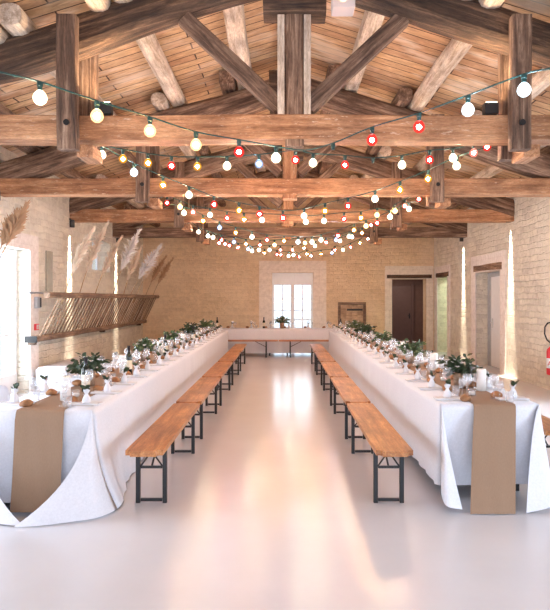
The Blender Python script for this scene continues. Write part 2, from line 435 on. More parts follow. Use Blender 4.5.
window('window_1', 'y', YB+.22, -.31, .97, .02, 2.42, [.02, .64], [.95, 1.25, 1.6], [.33], fw=.07, solid_above=2.03)
window('window_2', 'x', XL-.22, 8.9, 10.95, .02, 2.43, [], [1.0, 1.6], [9.92], fw=.09, solid_below=.35)
window('window_3', 'x', XL-.22, 3.6, 5.6, .02, 2.43, [], [1.0, 1.6], [4.6], fw=.09, solid_below=.35)
window('window_5', 'x', XR+.22, 7.4, 9.6, .02, 2.43, [], [1.0, 1.6], [8.5], fw=.09, solid_below=.35)
window('window_6', 'x', XR+.22, 1.2, 3.6, .02, 2.6, [], [1.0, 1.6], [2.4], fw=.09, solid_below=.35)
window('window_4', 'x', XL-.32, 14.6, 16.1, 2.27, 2.98, [15.0, 15.7], [2.62], [15.35], fw=.05)

# back doorway with a brown passage and door
wx0, wx1, wy0, wy1 = 3.05, 5.0, YB+.45, YB+2.6
bm = bmesh.new()
v = [bm.verts.new(p) for p in ((wx0,wy0,0),(wx0,wy1,0),(wx1,wy1,0),(wx1,wy0,0),(wx0,wy0,2.6),(wx0,wy1,2.6),(wx1,wy1,2.6),(wx1,wy0,2.6))]
for f in ((0,1,5,4),(1,2,6,5),(2,3,7,6),(4,5,6,7)): bm.faces.new([v[i] for i in f])
struct(obj('wall_passage', bm, M['brownw']))
d1 = bpy.data.objects.new('door_1', None); COL.objects.link(d1); struct(d1); d1.location = (4.1, wy1-.06, 0)
box('door_leaf', 3.62, 4.52, wy1-.08, wy1-.03, 0, 2.05, M['brown'], d1, .01, off=d1.location)
box('door_frame', 3.54, 3.62, wy1-.1, wy1-.02, 0, 2.13, M['brown'], d1, .01, off=d1.location)
box('door_frame', 4.52, 4.60, wy1-.1, wy1-.02, 0, 2.13, M['brown'], d1, .01, off=d1.location)
box('door_handle', 4.38, 4.46, wy1-.13, wy1-.08, 1.0, 1.03, M['black'], d1, .008, off=d1.location)
box('handle_plate', 4.42, 4.46, wy1-.09, wy1-.078, .92, 1.1, M['black'], d1, .004, off=d1.location)
tn[0] += 1; struct(timber('trim_%d' % tn[0], (3.24, YB+.02, 2.29), (4.62, YB+.02, 2.29), .16, .11, M['old'], wob=.01, seed=3))
# right-hand openings
bm = bmesh.new()
v = [bm.verts.new(p) for p in ((XR+.45,18.0,0),(XR+1.5,18.0,0),(XR+1.5,19.9,0),(XR+.45,19.9,0),(XR+.45,18.0,2.6),(XR+1.5,18.0,2.6),(XR+1.5,19.9,2.6),(XR+.45,19.9,2.6))]
for f in ((0,1,5,4),(1,2,6,5),(2,3,7,6),(4,5,6,7)): bm.faces.new([v[i] for i in f])
struct(obj('wall_side_room', bm, M['green']))
tn[0] += 1; struct(timber('trim_%d' % tn[0], (XR+.06, 18.1, 2.31), (XR+.06, 19.55, 2.31), .2, .13, M['old'], wob=.01, seed=4))
d2 = bpy.data.objects.new('door_2', None); COL.objects.link(d2); struct(d2); d2.location = (XR+.3, 14.7, 0)
box('door_frame', XR+.27, XR+.33, 15.50, 15.6, 0, 2.23, M['grey'], d2, .008, off=d2.location)
box('door_frame', XR+.27, XR+.33, 13.85, 13.95, 0, 2.23, M['grey'], d2, .008, off=d2.location)
box('door_frame', XR+.27, XR+.33, 13.95, 15.5, 2.13, 2.23, M['grey'], d2, .008, off=d2.location)
box('door_leaf', XR+.28, XR+.32, 13.96, 15.36, .01, 2.12, M['white'], d2, .006, off=d2.location)
box('door_leaf', XR+.285, XR+.315, 15.38, 15.49, .01, 2.12, M['grey'], d2, .004, off=d2.location)
box('handle_plate', XR+.262, XR+.282, 15.22, 15.27, .92, 1.14, M['steel'], d2, .003, off=d2.location)
box('door_handle', XR+.22, XR+.245, 15.10, 15.26, 1.03, 1.055, M['steel'], d2, .006, off=d2.location)
struct(wbox('wall_outside_door', XR+.44, XR+.5, 13.6, 15.9, 0, 2.5, M['white']))
tn[0] += 1; struct(timber('trim_%d' % tn[0], (XR+.10, 13.72, 2.31), (XR+.10, 15.75, 2.33), .28, .17, M['strut'], wob=.015, seed=5))

# ------------------------------------------------------------------ roof trusses
TY = [6.5, 9.85, 13.2, 16.5]
POS = ['nearest', 'second', 'third', 'farthest']
TOP, BOT = EYE+1.82, EYE+1.575
for i, y in enumerate(TY):
    t = thing('roof_truss', ['orange timber roof truss nearest the camera with dark principal rafters', 'timber roof truss second from the camera, behind the nearest tie beam',
              'timber roof truss third from the camera, its beam ending above the wall spotlights', 'timber roof truss farthest away, just before the back wall'][i], 'roof truss', (RX, y, BOT), 'timber roof trusses')
    off = t.location
    timber('tie_beam', (XL-.1, y, (TOP+BOT)/2), (XR+.1, y, (TOP+BOT)/2), .28, TOP-BOT, M['beam'] if i < 2 else (M['beam'] if i==2 else M['strut']), t, off, wob=.006, seed=i+1, roundness=.06)
    # king post with pale edge boards
    kt = rafter_top(RX)-.02
    timber('king_post', (RX, y-.01, BOT-.06), (RX, y-.01, kt), .185 if i == 0 else .22, .24, M['strut'] if i == 0 else M['beam'], t, off, up=(0,1,0), wob=.006, seed=20+i)
    if i == 0:
        for s in (-1, 1):
            timber('edge_board', (RX+s*.13, y-.03, TOP+.002), (RX+s*.13, y-.03, kt-.63), .07, .25, M['pale'], t, off, up=(0,1,0), seed=30+s)
    hh = .40
    timber('king_head', (RX-.31, y-.03, kt-.32), (RX+.31, y-.03, kt-.31), .37, .62, M['old'], t, off, wob=.02, seed=40+i, roundness=.25)
    for s, xe in ((-1, XL-.1), (1, XR+.1)):
        a = Vector((RX+s*.12, y, rafter_top(RX+s*.12)-hh/2+(.09 if i == 0 else 0))); b = Vector((xe, y, rafter_top(xe)-hh/2+(.09 if i == 0 else 0)))
        timber('principal_rafter', a, b, .30, hh*.95, M['old'] if i < 1 else M['strut'], t, off, wob=.035, seed=50+i*3+s, roundness=.3)
        # strut from the king post foot up to the rafter
        timber('strut', (RX+s*.14, y, TOP+.10), (RX+s*1.10, y, EYE+2.82), .15, .16, M['strut'], t, off, wob=.012, seed=60+i+s*5)
        # pair of hanging posts clasping rafter and beam
        px = RX+s*2.19
        for q in (-1, 1):
            timber('hanger_post', (px+(.05 if q>0 else 0), y+q*.24, BOT-.13), (px+(.05 if q>0 else 0), y+q*.24, rafter_top(px)-.03), .19 if q<0 else .18, .13, M['strut'], t, off, up=(0,1,0), wob=.012, seed=70+i*7+s+q*3)
        timber('packing_block', (px+.14, y-.17, BOT-.12), (px+.14, y+.17, BOT-.12), .16, .12, M['beam'], t, off, wob=.004, seed=80+s)
        bm = lathe([(.0,-.012),(.03,-.012),(.03,.012),(0,.012)], 10)
        obj('bolt', bm, M['black'], t, Vector((px, y-.305, (TOP+BOT)/2)) - off, (PI/2,0,0))
# purlins: one log per bay, overlapping side by side above the rafters
BAYS = [(1.2, 6.9, 'in front of the nearest truss'), (6.15, 10.25, 'between the nearest and second truss'), (9.5, 13.6, 'between the second and third truss'), (12.85, 16.9, 'between the third and farthest truss'), (16.2, YB+.05, 'between the farthest truss and back wall')]
ROWS = [(-3.85,'lowest','left'), (-2.85,'second lowest','left'), (-1.82,'second highest','left'), (-.80,'highest','left'), (.80,'highest','right'), (1.82,'second highest','right'), (2.85,'second lowest','right'), (3.9,'lowest','right')]
k = 0
for dx, row, side in ROWS:
    for bi, (y0, y1, where) in enumerate(BAYS):
        k += 1
        x = RX+dx+(.125 if bi % 2 else -.125)
        r = .19+R.uniform(-.015,.02)
        z = rafter_top(x)+.5*r+.003
        mt = M['pale'] if (abs(dx) < 3 and bi in (0,1)) or R.random()<.35 else M['strut']
        o = timber('purlin', (x, y0, z), (x+R.uniform(-.04,.04), y1, z), r+.03, r, mt, wob=.012, seed=100+k, roundness=.38 if abs(dx) > 1 else .12)
        tag(o, '%s purlin, %s row, %s slope, %s' % ('pale' if mt is M['pale'] else 'grey brown', row, side, where), 'purlin', 'roof purlins')
o = timber('ridge_beam', (RX, -2.5, roof_z(RX)-.14), (RX, YB, roof_z(RX)-.14), .18, .16, M['strut'], wob=.01, seed=300)
tag(o, 'long ridge beam under the peak of the boarded roof', 'beam')

# uplights standing on the tie beam
def floodlight(label, x, y, z, power, tilt):
    t = thing('floodlight', label, 'floodlight', (x, y, z), 'black uplights on the nearest beam')
    box('bracket', -.05, .05, -.03, .03, 0, .03, M['plug'], t, .004)
    b = box('housing', -.07, .07, -.05, .05, .035, .15, M['plug'], t, .012)
    box('lens', -.055, .055, -.04, .04, .1495, .154, M['ledspot'], t)
    l = bpy.data.lights.new('uplight', 'AREA'); l.energy = power; l.color = (1,.72,.44); l.size = .12; l.spread = 2.6
    lo = bpy.data.objects.new('uplight_lamp', l); COL.objects.link(lo); lo.location = (x, y, z+.17); lo.rotation_euler = (PI+tilt[0], tilt[1], 0)
floodlight('black uplight on the nearest beam by left hanging post', RX-1.90, 6.5, TOP, 9, (0,-.15))
floodlight('black uplight on the nearest beam by right hanging post', RX+1.98, 6.5, TOP, 9, (0,.15))

# downlights that graze the walls
def wallspot(label, x, y, z, s, power):
    t = thing('wall_spotlight', label, 'spotlight', (x, y, z), 'small black spotlights high on the side walls')
    box('bracket', s*.02, s*.055, -.02, .02, .10, .13, M['plug'], t, .004)
    bm = lathe([(.0,.10),(.045,.10),(.05,.08),(.05,-.05),(.043,-.05),(.04,-.03),(0,-.03)], 14)
    obj('lamp_can', bm, M['plug'], t, (0,0,0), None, True)
    l = bpy.data.lights.new('spot', 'SPOT'); l.energy = power; l.color = (1,.86,.66); l.spot_size = math.radians(18); l.spot_blend = 1.0; l.shadow_soft_size = .03
    lo = bpy.data.objects.new('spot_lamp', l); COL.objects.link(lo); lo.location = (x, y, z-.06); lo.rotation_euler = (0, s*math.radians(-4.6), 0)
wallspot('black wall spotlight left, nearer one above the hay rack', XL+.055, 13.05, 3.10, -1, 3400)
wallspot('black wall spotlight left, farther one above the hay rack', XL+.055, 16.7, 3.12, -1, 3000)
wallspot('black wall spotlight by the beam end left of tall window', XL+.055, 9.6, 3.12, -1, 500)
wallspot('black wall spotlight right of the white side door', XR-.055, 13.25, 3.22, 1, 3400)
wallspot('black wall spotlight right, farther one near green doorway', XR-.055, 16.7, 3.14, 1, 3000)

# ------------------------------------------------------------------ string lights
def bulb_proto(kind):
    return lathe([(0,-.046),(.02,-.042),(.037,-.027),(.0455,-.005),(.042,.016),(.029,.036),(.016,.048)], 14, cap=False)
GLOBE = tomesh(bulb_proto('x'), 'globe'); 
for p in GLOBE.polygons: p.use_smooth = True
CORE_ME = {}; GLOBE_ME = {}; 
for kk in BC:
    g = GLOBE.copy(); g.materials.append(M['globe_'+kk]); GLOBE_ME[kk] = g
    bm = bmesh.new(); bmesh.ops.create_icosphere(bm, subdivisions=2, radius=.024 if kk in 'wco' else .020)
    c = tomesh(bm, 'filament'); c.materials.append(M['core_'+kk]); CORE_ME[kk] = c
    for p in c.polygons: p.use_smooth = True
HOLD = tomesh(lathe([(.0,.047),(.016,.047),(.016,.072),(.020,.075),(.020,.100),(.012,.107),(0,.107)], 10), 'holder'); HOLD.materials.append(M['cord'])
def strand(label, bulbs, depth, ends, empties=()):
    t = thing('string_lights', label, 'string lights', (0,0,0), 'coloured festoon lights between the trusses')
    pts = []
    for b in bulbs:
        px, py, c = b[:3]; d = depth(px)
        p = P(px, py, d)
        lamp = link('lamp_holder', HOLD, None, t, p)
        link('bulb', GLOBE_ME[c], None, lamp); link('filament', CORE_ME[c], None, lamp)
        pts.append((px, p+Vector((0,0,.105))))
    for px, py in empties:
        p = P(px, py, depth(px)); link('lamp_holder', HOLD, None, t, p-Vector((0,0,.08))); pts.append((px, p+Vector((0,0,.025))))
    for px, py in ends: pts.append((px, P(px, py, depth(px))))
    pts = [p for _, p in sorted(pts, key=lambda q: q[0])]
    # smooth the cord a little between lamps
    fine = []
    for i in range(len(pts)-1):
        p0, p1, p2, p3 = pts[max(i-1,0)], pts[i], pts[i+1], pts[min(i+2,len(pts)-1)]
        for s in range(4):
            u = s/4
            fine.append(.5*((2*p1)+(p2-p0)*u+(2*p0-5*p1+4*p2-p3)*u*u+(3*p1-p0-3*p2+p3)*u**3))
    fine.append(pts[-1])
    obj('cord', tube(fine, .0065, 6), M['cord'], t, smooth=True)
    return t
def vee(mid, end, w): return lambda px: 1/(1/mid + (1/end-1/mid)*min(1.25, abs(px-291)/w))
def flat(d): return lambda px: d
strand('string lights nearest the camera, sweeping in a deep V before the first beam',
  [(40,98,'w'),(97,116,'o'),(150,131,'o'),(196,145,'o'),(239,152,'r'),(276,158,'w'),(372,140,'r'),(419,127,'r'),(468,110,'c'),(524,90,'c')],
  vee(6.0, 3.35, 446), [(-60,56),(0,72),(305,150),(590,52),(555,67)], [(333,146)])
strand('almost flat string lights hung just behind the first beam',
  [(102,155,'w'),(123,159,'y'),(148,163,'y'),(171.5,166,'r'),(197.5,166.5,'y'),(227,166,'w'),(259,164,'b'),(295.5,160,'r'),(313,163,'w'),(345,165,'r'),(402,165,'w'),(429.6,160,'r'),(453,158,'w'),(473.6,153,'p'),(487,147,'r')],
  flat(7.05), [(84,144),(494,141)], [(373,160)])
strand('string lights sweeping from first beam posts down to the second beam',
  [(83.5,146,'b'),(134,172.5,'c'),(163,185,'y'),(189,195,'w'),(214,204.5,'r'),(239,210.5,'y'),(259.5,214,'r'),(283,218,'r'),(304,216,'w'),(325,211,'y'),(348,206,'r'),(375,199,'w'),(400,190,'y'),(428,179,'y'),(456.6,166,'w')],
  vee(9.4, 6.8, 212), [(78,141),(484,148)])
strand('almost flat string lights hung just behind the second beam',
  [(167,203,'r'),(180,207,'o'),(193,212,'p'),(210,215,'w'),(227,218,'r'),(244,219.5,'y'),(262,220,'w'),(306,222,'w'),(324,221,'w'),(344,219,'r'),(361,218,'y'),(377,215,'o'),(390,217,'w'),(395,211,'o'),(405,206,'p'),(419,199,'r')],
  flat(10.4), [(160,198),(424,194)])
strand('string lights sweeping from second beam posts down to the third beam',
  [(184,213,'w'),(203,221,'y'),(219.6,227.6,'b'),(235.7,232.7,'y'),(252,237,'w'),(267,240,'r'),(284,241,'y'),(298,242,'c'),(312,242,'w'),(321,240,'w'),(338,235.6,'r'),(354,230,'y'),(366,226,'o'),(377,223,'r'),(409,209,'w')],
  vee(12.8, 10.2, 135), [(165,204),(420,203)])
strand('string lights hung just behind the third beam',
  [(189,226,'r'),(198.5,232,'w'),(208,236,'w'),(213,237.5,'w'),(221.5,240,'r'),(234,242,'b'),(246,244,'y'),(260,245,'r'),(274.5,245,'o'),(305,243,'o'),(326,242.6,'p'),(336,240,'b'),(349,236.6,'w'),(362,233,'y'),(371,225,'r')],
  flat(13.7), [(184,222),(378,219)])
strand('string lights sweeping from third beam down to the farthest beam',
  [(219,243,'r'),(225,244,'p'),(229.5,245.5,'r'),(238,247.6,'p'),(248,249,'b'),(252,251,'w'),(259,250,'w'),(269.5,250,'w'),(280.4,250,'p'),(292.4,250,'r'),(304,248,'y'),(315,246,'w'),(340,241,'w'),(352,237,'w')],
  vee(15.8, 14.4, 80), [(210,240),(362,232)])
strand('string lights farthest away, lowest before the back wall',
  [(264.5,253,'y'),(277,254.4,'r'),(281,255,'r'),(288.5,256,'w'),(293.5,255,'w'),(299,257,'r'),(307,254,'y'),(311,256,'p'),(321,254,'y'),(332,253,'b'),(335,250,'r'),(343,250,'w'),(350.6,247,'r'),(360,243,'y'),(368,239,'p')],
  flat(16.95), [(245,249),(376,233)])

# ------------------------------------------------------------------ frosted lantern at the top of the picture
lp = P(343, 12, 6.05)
t = thing('pendant_lantern', 'square frosted glass lantern hanging beside the head of king post', 'lantern', lp)
M['lbulb'] = emis('lantern bulb', (1,.62,.28), 5)
box('glass_shade', -.105, .105, -.105, .105, 0, .24, M['lantern'], t, .012)
bm = bmesh.new(); bmesh.ops.create_icosphere(bm, subdivisions=2, radius=.035); obj('bulb', bm, M['lbulb'], t, (0,0,.13))
obj('hanging_rod', tube([(0,0,.24),(0,0,roof_z(lp.x)-lp.z)], .008, 8), M['black'], t)

# ------------------------------------------------------------------ benches
def bench(label, x0, x1, y0, L, group, name='bench'):
    t = thing(name, label, 'bench', ((x0+x1)/2, y0+L/2, 0), group)
    w = x1-x0; h = .475; hl = L/2
    b = bmesh.new(); boxbm(b, -w/2, w/2, -hl, hl, h-.038, h)
    vert = [e for e in b.edges if abs(e.verts[0].co.z-e.verts[1].co.z) > .01]
    bmesh.ops.bevel(b, geom=vert, offset=.045, segments=3, affect='EDGES')
    s = tomesh(b, 'seat')
    # grain runs along local X, so the plank is modelled along X and turned
    for v in s.vertices: v.co = Vector((v.co.y, -v.co.x, v.co.z))
    so = link('seat', s, M['bench'], t); so.rotation_euler = (0,0,PI/2)
    for sy in (-1, 1):
        y = sy*(hl-.32)
        for sx in (-1, 1):
            box('leg', sx*(w/2-.035)-.017, sx*(w/2-.035)+.017, y-.017, y+.017, 0, h-.038, M['black'], t, .004)
        box('foot_bar', -(w/2-.055), (w/2-.055), y-.013, y+.013, .012, .036, M['black'], t, .004)
        box('cross_bar', -(w/2-.055), (w/2-.055), y-.01, y+.01, h-.205, h-.185, M['black'], t, .003)
        box('mounting_rail', -(w/2-.055), (w/2-.055), y-.016, y+.016, h-.062, h-.0385, M['black'], t, .003)
        for sx in (-1, 1):
            obj('brace', tube([(sx*(w/2-.05), y, h-.195), (0, y-sy*.0, h-.07)], .007, 6), M['black'], t)
        obj('folding_stay', tube([(0, y, h-.195), (0, y-sy*.30, h-.045)], .008, 6), M['black'], t)
    return t
ORD = ['first','second','third','fourth','fifth','sixth','seventh','eighth','ninth','tenth','eleventh','twelfth','thirteenth','fourteenth','fifteenth','sixteenth','seventeenth','eighteenth','nineteenth','twentieth','twenty-first','twenty-second']
for side, x0, x1 in (('left', -1.165, -.885), ('right', .70, .975)):
    first = None
    for i in range(5):
        lab = '%s orange plank bench from the camera, aisle side of %s table' % (ORD[i], side)
        y = 4.75+i*2.30
        if first is None: first = bench(lab, x0, x1, y, 2.25, 'benches along the aisle')
        else: copy_tree(first, lab, (first.location.x, y+1.125, 0))
first = bench('orange plank bench behind right table, nearest the camera', 2.25, 2.52, 5.45, 2.25, 'benches along the outer sides')
for i in range(1, 5):
    copy_tree(first, '%s orange plank bench from the camera, wall side of right table' % ORD[i], (first.location.x, first.location.y+i*2.3, 0))
for i in range(1, 5):
    copy_tree(first, '%s orange plank bench from the camera, wall side of left table' % ORD[i-1], (-2.62, first.location.y+i*2.3-.75, 0))
for lab, xx in (('orange plank bench before far cross table, left of the pair', -1.24), ('orange plank bench before far cross table, right of the pair', 1.03)):
    c = copy_tree(first, lab, (xx, 17.75, 0), PI/2); c['group'] = 'benches before the cross table'

# ------------------------------------------------------------------ tables and cloths
TZ = .76
LT = dict(x0=-2.24, x1=-1.44, y0=4.88, y1=17.25); RT = dict(x0=1.27, x1=2.05, y0=5.14, y1=17.25); CT = dict(x0=-2.45, x1=2.25, y0=18.05, y1=18.85)
def trestle(label, x0, x1, y0, y1):
    t = thing('trestle_table', label, 'table', ((x0+x1)/2, (y0+y1)/2, 0), 'trestle tables under the cloths')
    hx, hy = (x1-x0)/2-.03, (y1-y0)/2-.03
    box('tabletop', -hx, hx, -hy, hy, TZ-.035, TZ-.008, M['bench'], t, .004)
    along_y = hy > hx
    for s in (-1, 1):
        for q in (-1, 1):
            px, py = (q*(hx-.06), s*(hy-.22)) if along_y else (s*(hx-.22), q*(hy-.06))
            box('leg', px-.018, px+.018, py-.018, py+.018, 0, TZ-.035, M['black'], t, .004)
        if along_y: box('foot_bar', -(hx-.08), hx-.08, s*(hy-.22)-.015, s*(hy-.22)+.015, .05, .08, M['black'], t, .004)
        else: box('foot_bar', s*(hx-.22)-.015, s*(hx-.22)+.015, -(hy-.08), hy-.08, .05, .08, M['black'], t, .004)
    return t
trestle('folding table under the near end of left white cloth', LT['x0'], LT['x1'], LT['y0'], LT['y0']+2.2)
trestle('folding table under the near end of right white cloth', RT['x0'], RT['x1'], RT['y0'], RT['y0']+2.2)

trestle('folding table under the far cross cloth, left half', -2.4, -.1, CT['y0'], CT['y1'])
trestle('folding table under the far cross cloth, right half', -.1, 2.2, CT['y0'], CT['y1'])

def cloth(label, T, hem, corner_fn, flare, seed, front_hem=None, step=.10):
    """one draped cloth: flat top, hanging skirts with soft folds, corner swags at the near end"""
    x0, x1, y0, y1 = T['x0'], T['x1'], T['y0'], T['y1']
    bm = bmesh.new()
    per = []                                   # perimeter points with outward normals
    def edge(a, b, n):
        L = math.hypot(b[0]-a[0], b[1]-a[1]); k = max(4, int(L/step))
        for i in range(k): per.append((a[0]+(b[0]-a[0])*i/k, a[1]+(b[1]-a[1])*i/k, n[0], n[1]))
    edge((x0,y0),(x1,y0),(0,-1)); n_front = len(per)
    edge((x1,y0),(x1,y1),(1,0)); edge((x1,y1),(x0,y1),(0,1)); edge((x0,y1),(x0,y0),(-1,0))
    NV = 14; rows = []
    for j in range(NV+1):
        v = j/NV; row = []
        for i, (px, py, nx, ny) in enumerate(per):
            front = ny < -.5
            h = front_hem if (front and front_hem is not None) else hem
            h += .018*mnoise.noise((px*1.7+seed, py*1.7, 0)) if not (front and front_hem is None) else 0
            z = TZ - (TZ-max(h,.006))*v
            s = px*1.0 + py*1.0
            f = .010*math.sin(s*7+seed) + .022*mnoise.noise((px*2.3+seed, py*2.3, .5*v)) + .010*math.sin(s*17+2*mnoise.noise((px, py, seed))*3)
            if front: f *= 1.9
            fl = 0 if front else flare*v**2 * (math.exp(-(py-y0)/1.0) if flare > .03 else 1)
            o = .008 + f*v**.8 + fl
            if v == 0: o = 0
            o = max(o, .004 if v > 0 else 0)
            row.append(bm.verts.new((px+nx*o, py+ny*o, z)))
        rows.append(row)
    n = len(per)
    for a, b in zip(rows, rows[1:]):
        for i in range(n): bm.faces.new((a[i], a[(i+1)%n], b[(i+1)%n], b[i]))
    bm.faces.new(rows[0])
    # swags: columns from the corner column of the skirt to a free edge
    for which, idx, s in (('right', n_front, 1), ('left', 0, -1)):
        cx = x1 if s > 0 else x0
        spec = corner_fn(which)
        if not spec: continue
        NU = 12; prev = [r[idx] for r in rows]
        for u in range(1, NU+1):
            cur = [prev[0]] if False else []
            t = u/NU
            for j in range(NV+1):
                v = j/NV
                p0 = rows[j][idx].co
                (ex, ey), (kx, ky), zh = spec(v)
                e = Vector((cx+s*ex, y0+ey, 0)); kpt = Vector((cx+s*kx, y0+ky, 0)); st = Vector((p0.x, p0.y, 0))
                q = st*(1-t)**2 + kpt*2*t*(1-t) + e*t*t
                rip = .018*v*math.sin(t*9+seed+v*1.5)
                z = TZ-(TZ-zh)*v
                z = p0.z*(1-t)+z*t
                cur.append(bm.verts.new((q.x+rip*.4, q.y+rip-.003*t, max(z,.004))))
            for j in range(NV):
                try: bm.faces.new((prev[j], cur[j], cur[j+1], prev[j+1]))
                except ValueError: pass
            prev = cur
    bmesh.ops.remove_doubles(bm, verts=bm.verts[:], dist=.0004)
    o = obj('tablecloth', bm, M['cloth'], smooth=True)
    return tag(o, label, 'tablecloth')
def left_corner(which):
    def sp(v):
        w = .36*v**3+.07*v; f = .33*v**1.3
        return (-w, -f-.02*(which=='right')*v), (.12*v, -.34*v**1.2), .006
    return sp
def right_corner(which):
    if which == 'left':
        return lambda v: ((-.02*v-.05*v*v, -.34*v), (.14*v, -.42*v), .03)
    return lambda v: ((-.24*v**.75, -.36*v), (.16*v, -.30*v), .01)
clL = cloth('long white tablecloth on left table, its corners swept onto the floor', LT, .012, left_corner, .20, 1.0, front_hem=.06)
clR = cloth('long white tablecloth on right table, a pointed tail at each corner', RT, .10, right_corner, .02, 4.0, front_hem=.12)
clC = cloth('white tablecloth on the far cross table below the window', CT, .09, lambda w: None, .0, 8.0)

def runner(label, T, flare, zend, wd=.335, cx=None, shift=0):
    cx = cx if cx is not None else (T['x0']+T['x1'])/2
    bm = bmesh.new(); rows = []
    path = [(y, TZ+.004) for y in [T['y1']-.05 - i*(T['y1']-.05-T['y0']-.02)/60 for i in range(61)]]
    path += [(T['y0']-.006, TZ+.002), (T['y0']-.022, TZ-.015)]
    for i in range(1, 15):
        v = i/14; path.append((T['y0']-.03-flare*v**1.1, TZ-.015-(TZ-.015-zend)*v))
    for i, (y, z) in enumerate(path):
        row = []
        for k in range(9):
            u = k/8-.5
            dy = .008*math.sin(u*8+z*3)*(1 if i > 62 else 0)
            row.append(bm.verts.new((cx-max(0,i-62)/14*shift+u*wd + .004*mnoise.noise((y*.7,z,3)), y-abs(dy), z)))
        rows.append(row)
    for a, b in zip(rows, rows[1:]):
        for k in range(8): bm.faces.new((a[k], a[k+1], b[k+1], b[k]))
    o = obj('table_runner', bm, M['runner'], smooth=True)
    return tag(o, label, 'table runner')
runner('brown jute runner down left table, hanging behind swept cloth', LT, .10, .03, .365, -1.82)
runner('brown jute runner down right table, hanging free to the floor', RT, .33, .008, .335, 1.69, .13)
# ------------------------------------------------------------------ tableware prototypes
def wineglass_bm(h, r, stem=.5):
    b = h*stem
    return lathe([(0,.0),(.034,.0),(.034,.003),(.006,.010),(.004,.02),(.004,b-.01),(.008,b),(r*.62,b+.015),(r*.95,b+.035),(r,b+.055),(r*.92,h-.02),(r*.80,h),(r*.77,h),(r*.88,h-.02),(r*.95,b+.055),(r*.9,b+.037),(r*.55,b+.02),(0,b+.008)], 12)
MESH = {}
def mesh(key, bm, mat, smooth=True):
    me = tomesh(bm, key); me.materials.append(mat)
    if smooth:
        for p in me.polygons: p.use_smooth = True
    MESH[key] = me; return me
mesh('tall', wineglass_bm(.21, .040), M['glass']); mesh('small', wineglass_bm(.165, .034), M['glass'])
mesh('tumbler', lathe([(0,0),(.030,0),(.036,.09),(.034,.09),(.028,.006),(0,.006)], 12), M['glass'])
def roll_bm(seed):
    bm = bmesh.new(); bmesh.ops.create_icosphere(bm, subdivisions=3, radius=.045)
    for v in bm.verts:
        n = 1+.22*mnoise.noise(v.co*22+Vector((seed,0,0)))
        v.co = Vector((v.co.x*1.15*n, v.co.y*n, max(-.022, v.co.z*.72*n)+.022))
    return bm
for i in range(3): mesh('roll%d' % i, roll_bm(i*7.7), M['bread'])
def napkin_bm():
    bm = bmesh.new()
    for k in range(3):
        n = 8; e = .004*k
        g = [[bm.verts.new((-.055+e+(.11-2*e)*i/3, -.12+e+(.24-2*e)*j/n, .0015+.004*k+.002*math.sin(i+j*.8+k))) for j in range(n+1)] for i in range(4)]
        for i in range(3):
            for j in range(n): bm.faces.new((g[i][j], g[i+1][j], g[i+1][j+1], g[i][j+1]))
    bmesh.ops.solidify(bm, geom=bm.faces[:], thickness=-.003)
    return bm
def napkin_one():
    bm = bmesh.new(); boxbm(bm, -.058, .058, -.125, .125, 0, .012)
    bmesh.ops.subdivide_edges(bm, edges=bm.edges[:], cuts=3, use_grid_fill=True)
    for v in bm.verts:
        if v.co.z > .006: v.co.z += .003*math.sin(v.co.x*60+v.co.y*25)
    return bm
mesh('napkin', napkin_one(), M['napkin'], False)
def knife_bm():
    bm = bmesh.new()
    pr = [(-.10,.005),(-.03,.006),(-.02,.004),(0,.009),(.06,.010),(.095,.006),(.105,.001)]
    up = [[bm.verts.new((s*w, y, z)) for y, w in pr] for s in (-1,1) for z in (.0,.003)]
    a0,a1,b0,b1 = up
    for i in range(len(pr)-1):
        bm.faces.new((a1[i],b1[i],b1[i+1],a1[i+1])); bm.faces.new((a0[i],a0[i+1],b0[i+1],b0[i])); bm.faces.new((a0[i],a1[i],a1[i+1],a0[i+1])); bm.faces.new((b0[i],b0[i+1],b1[i+1],b1[i]))
    bm.faces.new((a0[0],b0[0],b1[0],a1[0])); bm.faces.new((a0[-1],a1[-1],b1[-1],b0[-1]))
    return bm
mesh('knife', knife_bm(), M['steel'], False)
def fork_bm():
    bm = bmesh.new(); prev = None
    tube([(0,-.10,.003),(0,.02,.004),(0,.05,.006)], [.005,.003,.004], 6, bm)
    boxbm(bm, -.011, .011, .045, .062, .004, .007)
    for s in (-1,0,1): boxbm(bm, s*.009-.0022, s*.009+.0022, .060, .10, .004, .007)
    return bm
mesh('fork', fork_bm(), M['steel'], False)
def pouch_bm():
    bm = lathe([(.0,0),(.030,0),(.034,.012),(.030,.04),(.016,.066),(.011,.074),(.018,.086),(.027,.105),(.020,.104),(.009,.08),(0,.078)], 14)
    for v in bm.verts:
        a = math.atan2(v.co.y, v.co.x); k = 1+.16*math.sin(a*5)*(v.co.z/.1)
        v.co.x *= k; v.co.y *= k; v.co.z += .008*math.sin(a*2+1)*(v.co.z/.1)
    return bm
mesh('pouch', pouch_bm(), M['napkin'])
def leaf(bm, base, direction, L, W, droop=.2, roll=0):
    d = Vector(direction).normalized()
    up = Vector((0,0,1)) if abs(d.z) < .9 else Vector((1,0,0))
    s = d.cross(up).normalized(); n = s.cross(d)
    s = (s*math.cos(roll)+n*math.sin(roll)); base = Vector(base); ctr = []
    vs = []
    for t, w in ((0,.08),(.3,.85),(.6,1),(.85,.55),(1,.04)):
        c = base+d*L*t - Vector((0,0,1))*droop*L*t*t
        vs.append((bm.verts.new(c-s*w*W/2), bm.verts.new(c+n*.06*W), bm.verts.new(c+s*w*W/2)))
    for a, b in zip(vs, vs[1:]):
        bm.faces.new((a[0],a[1],b[1],b[0])); bm.faces.new((a[1],a[2],b[2],b[1]))
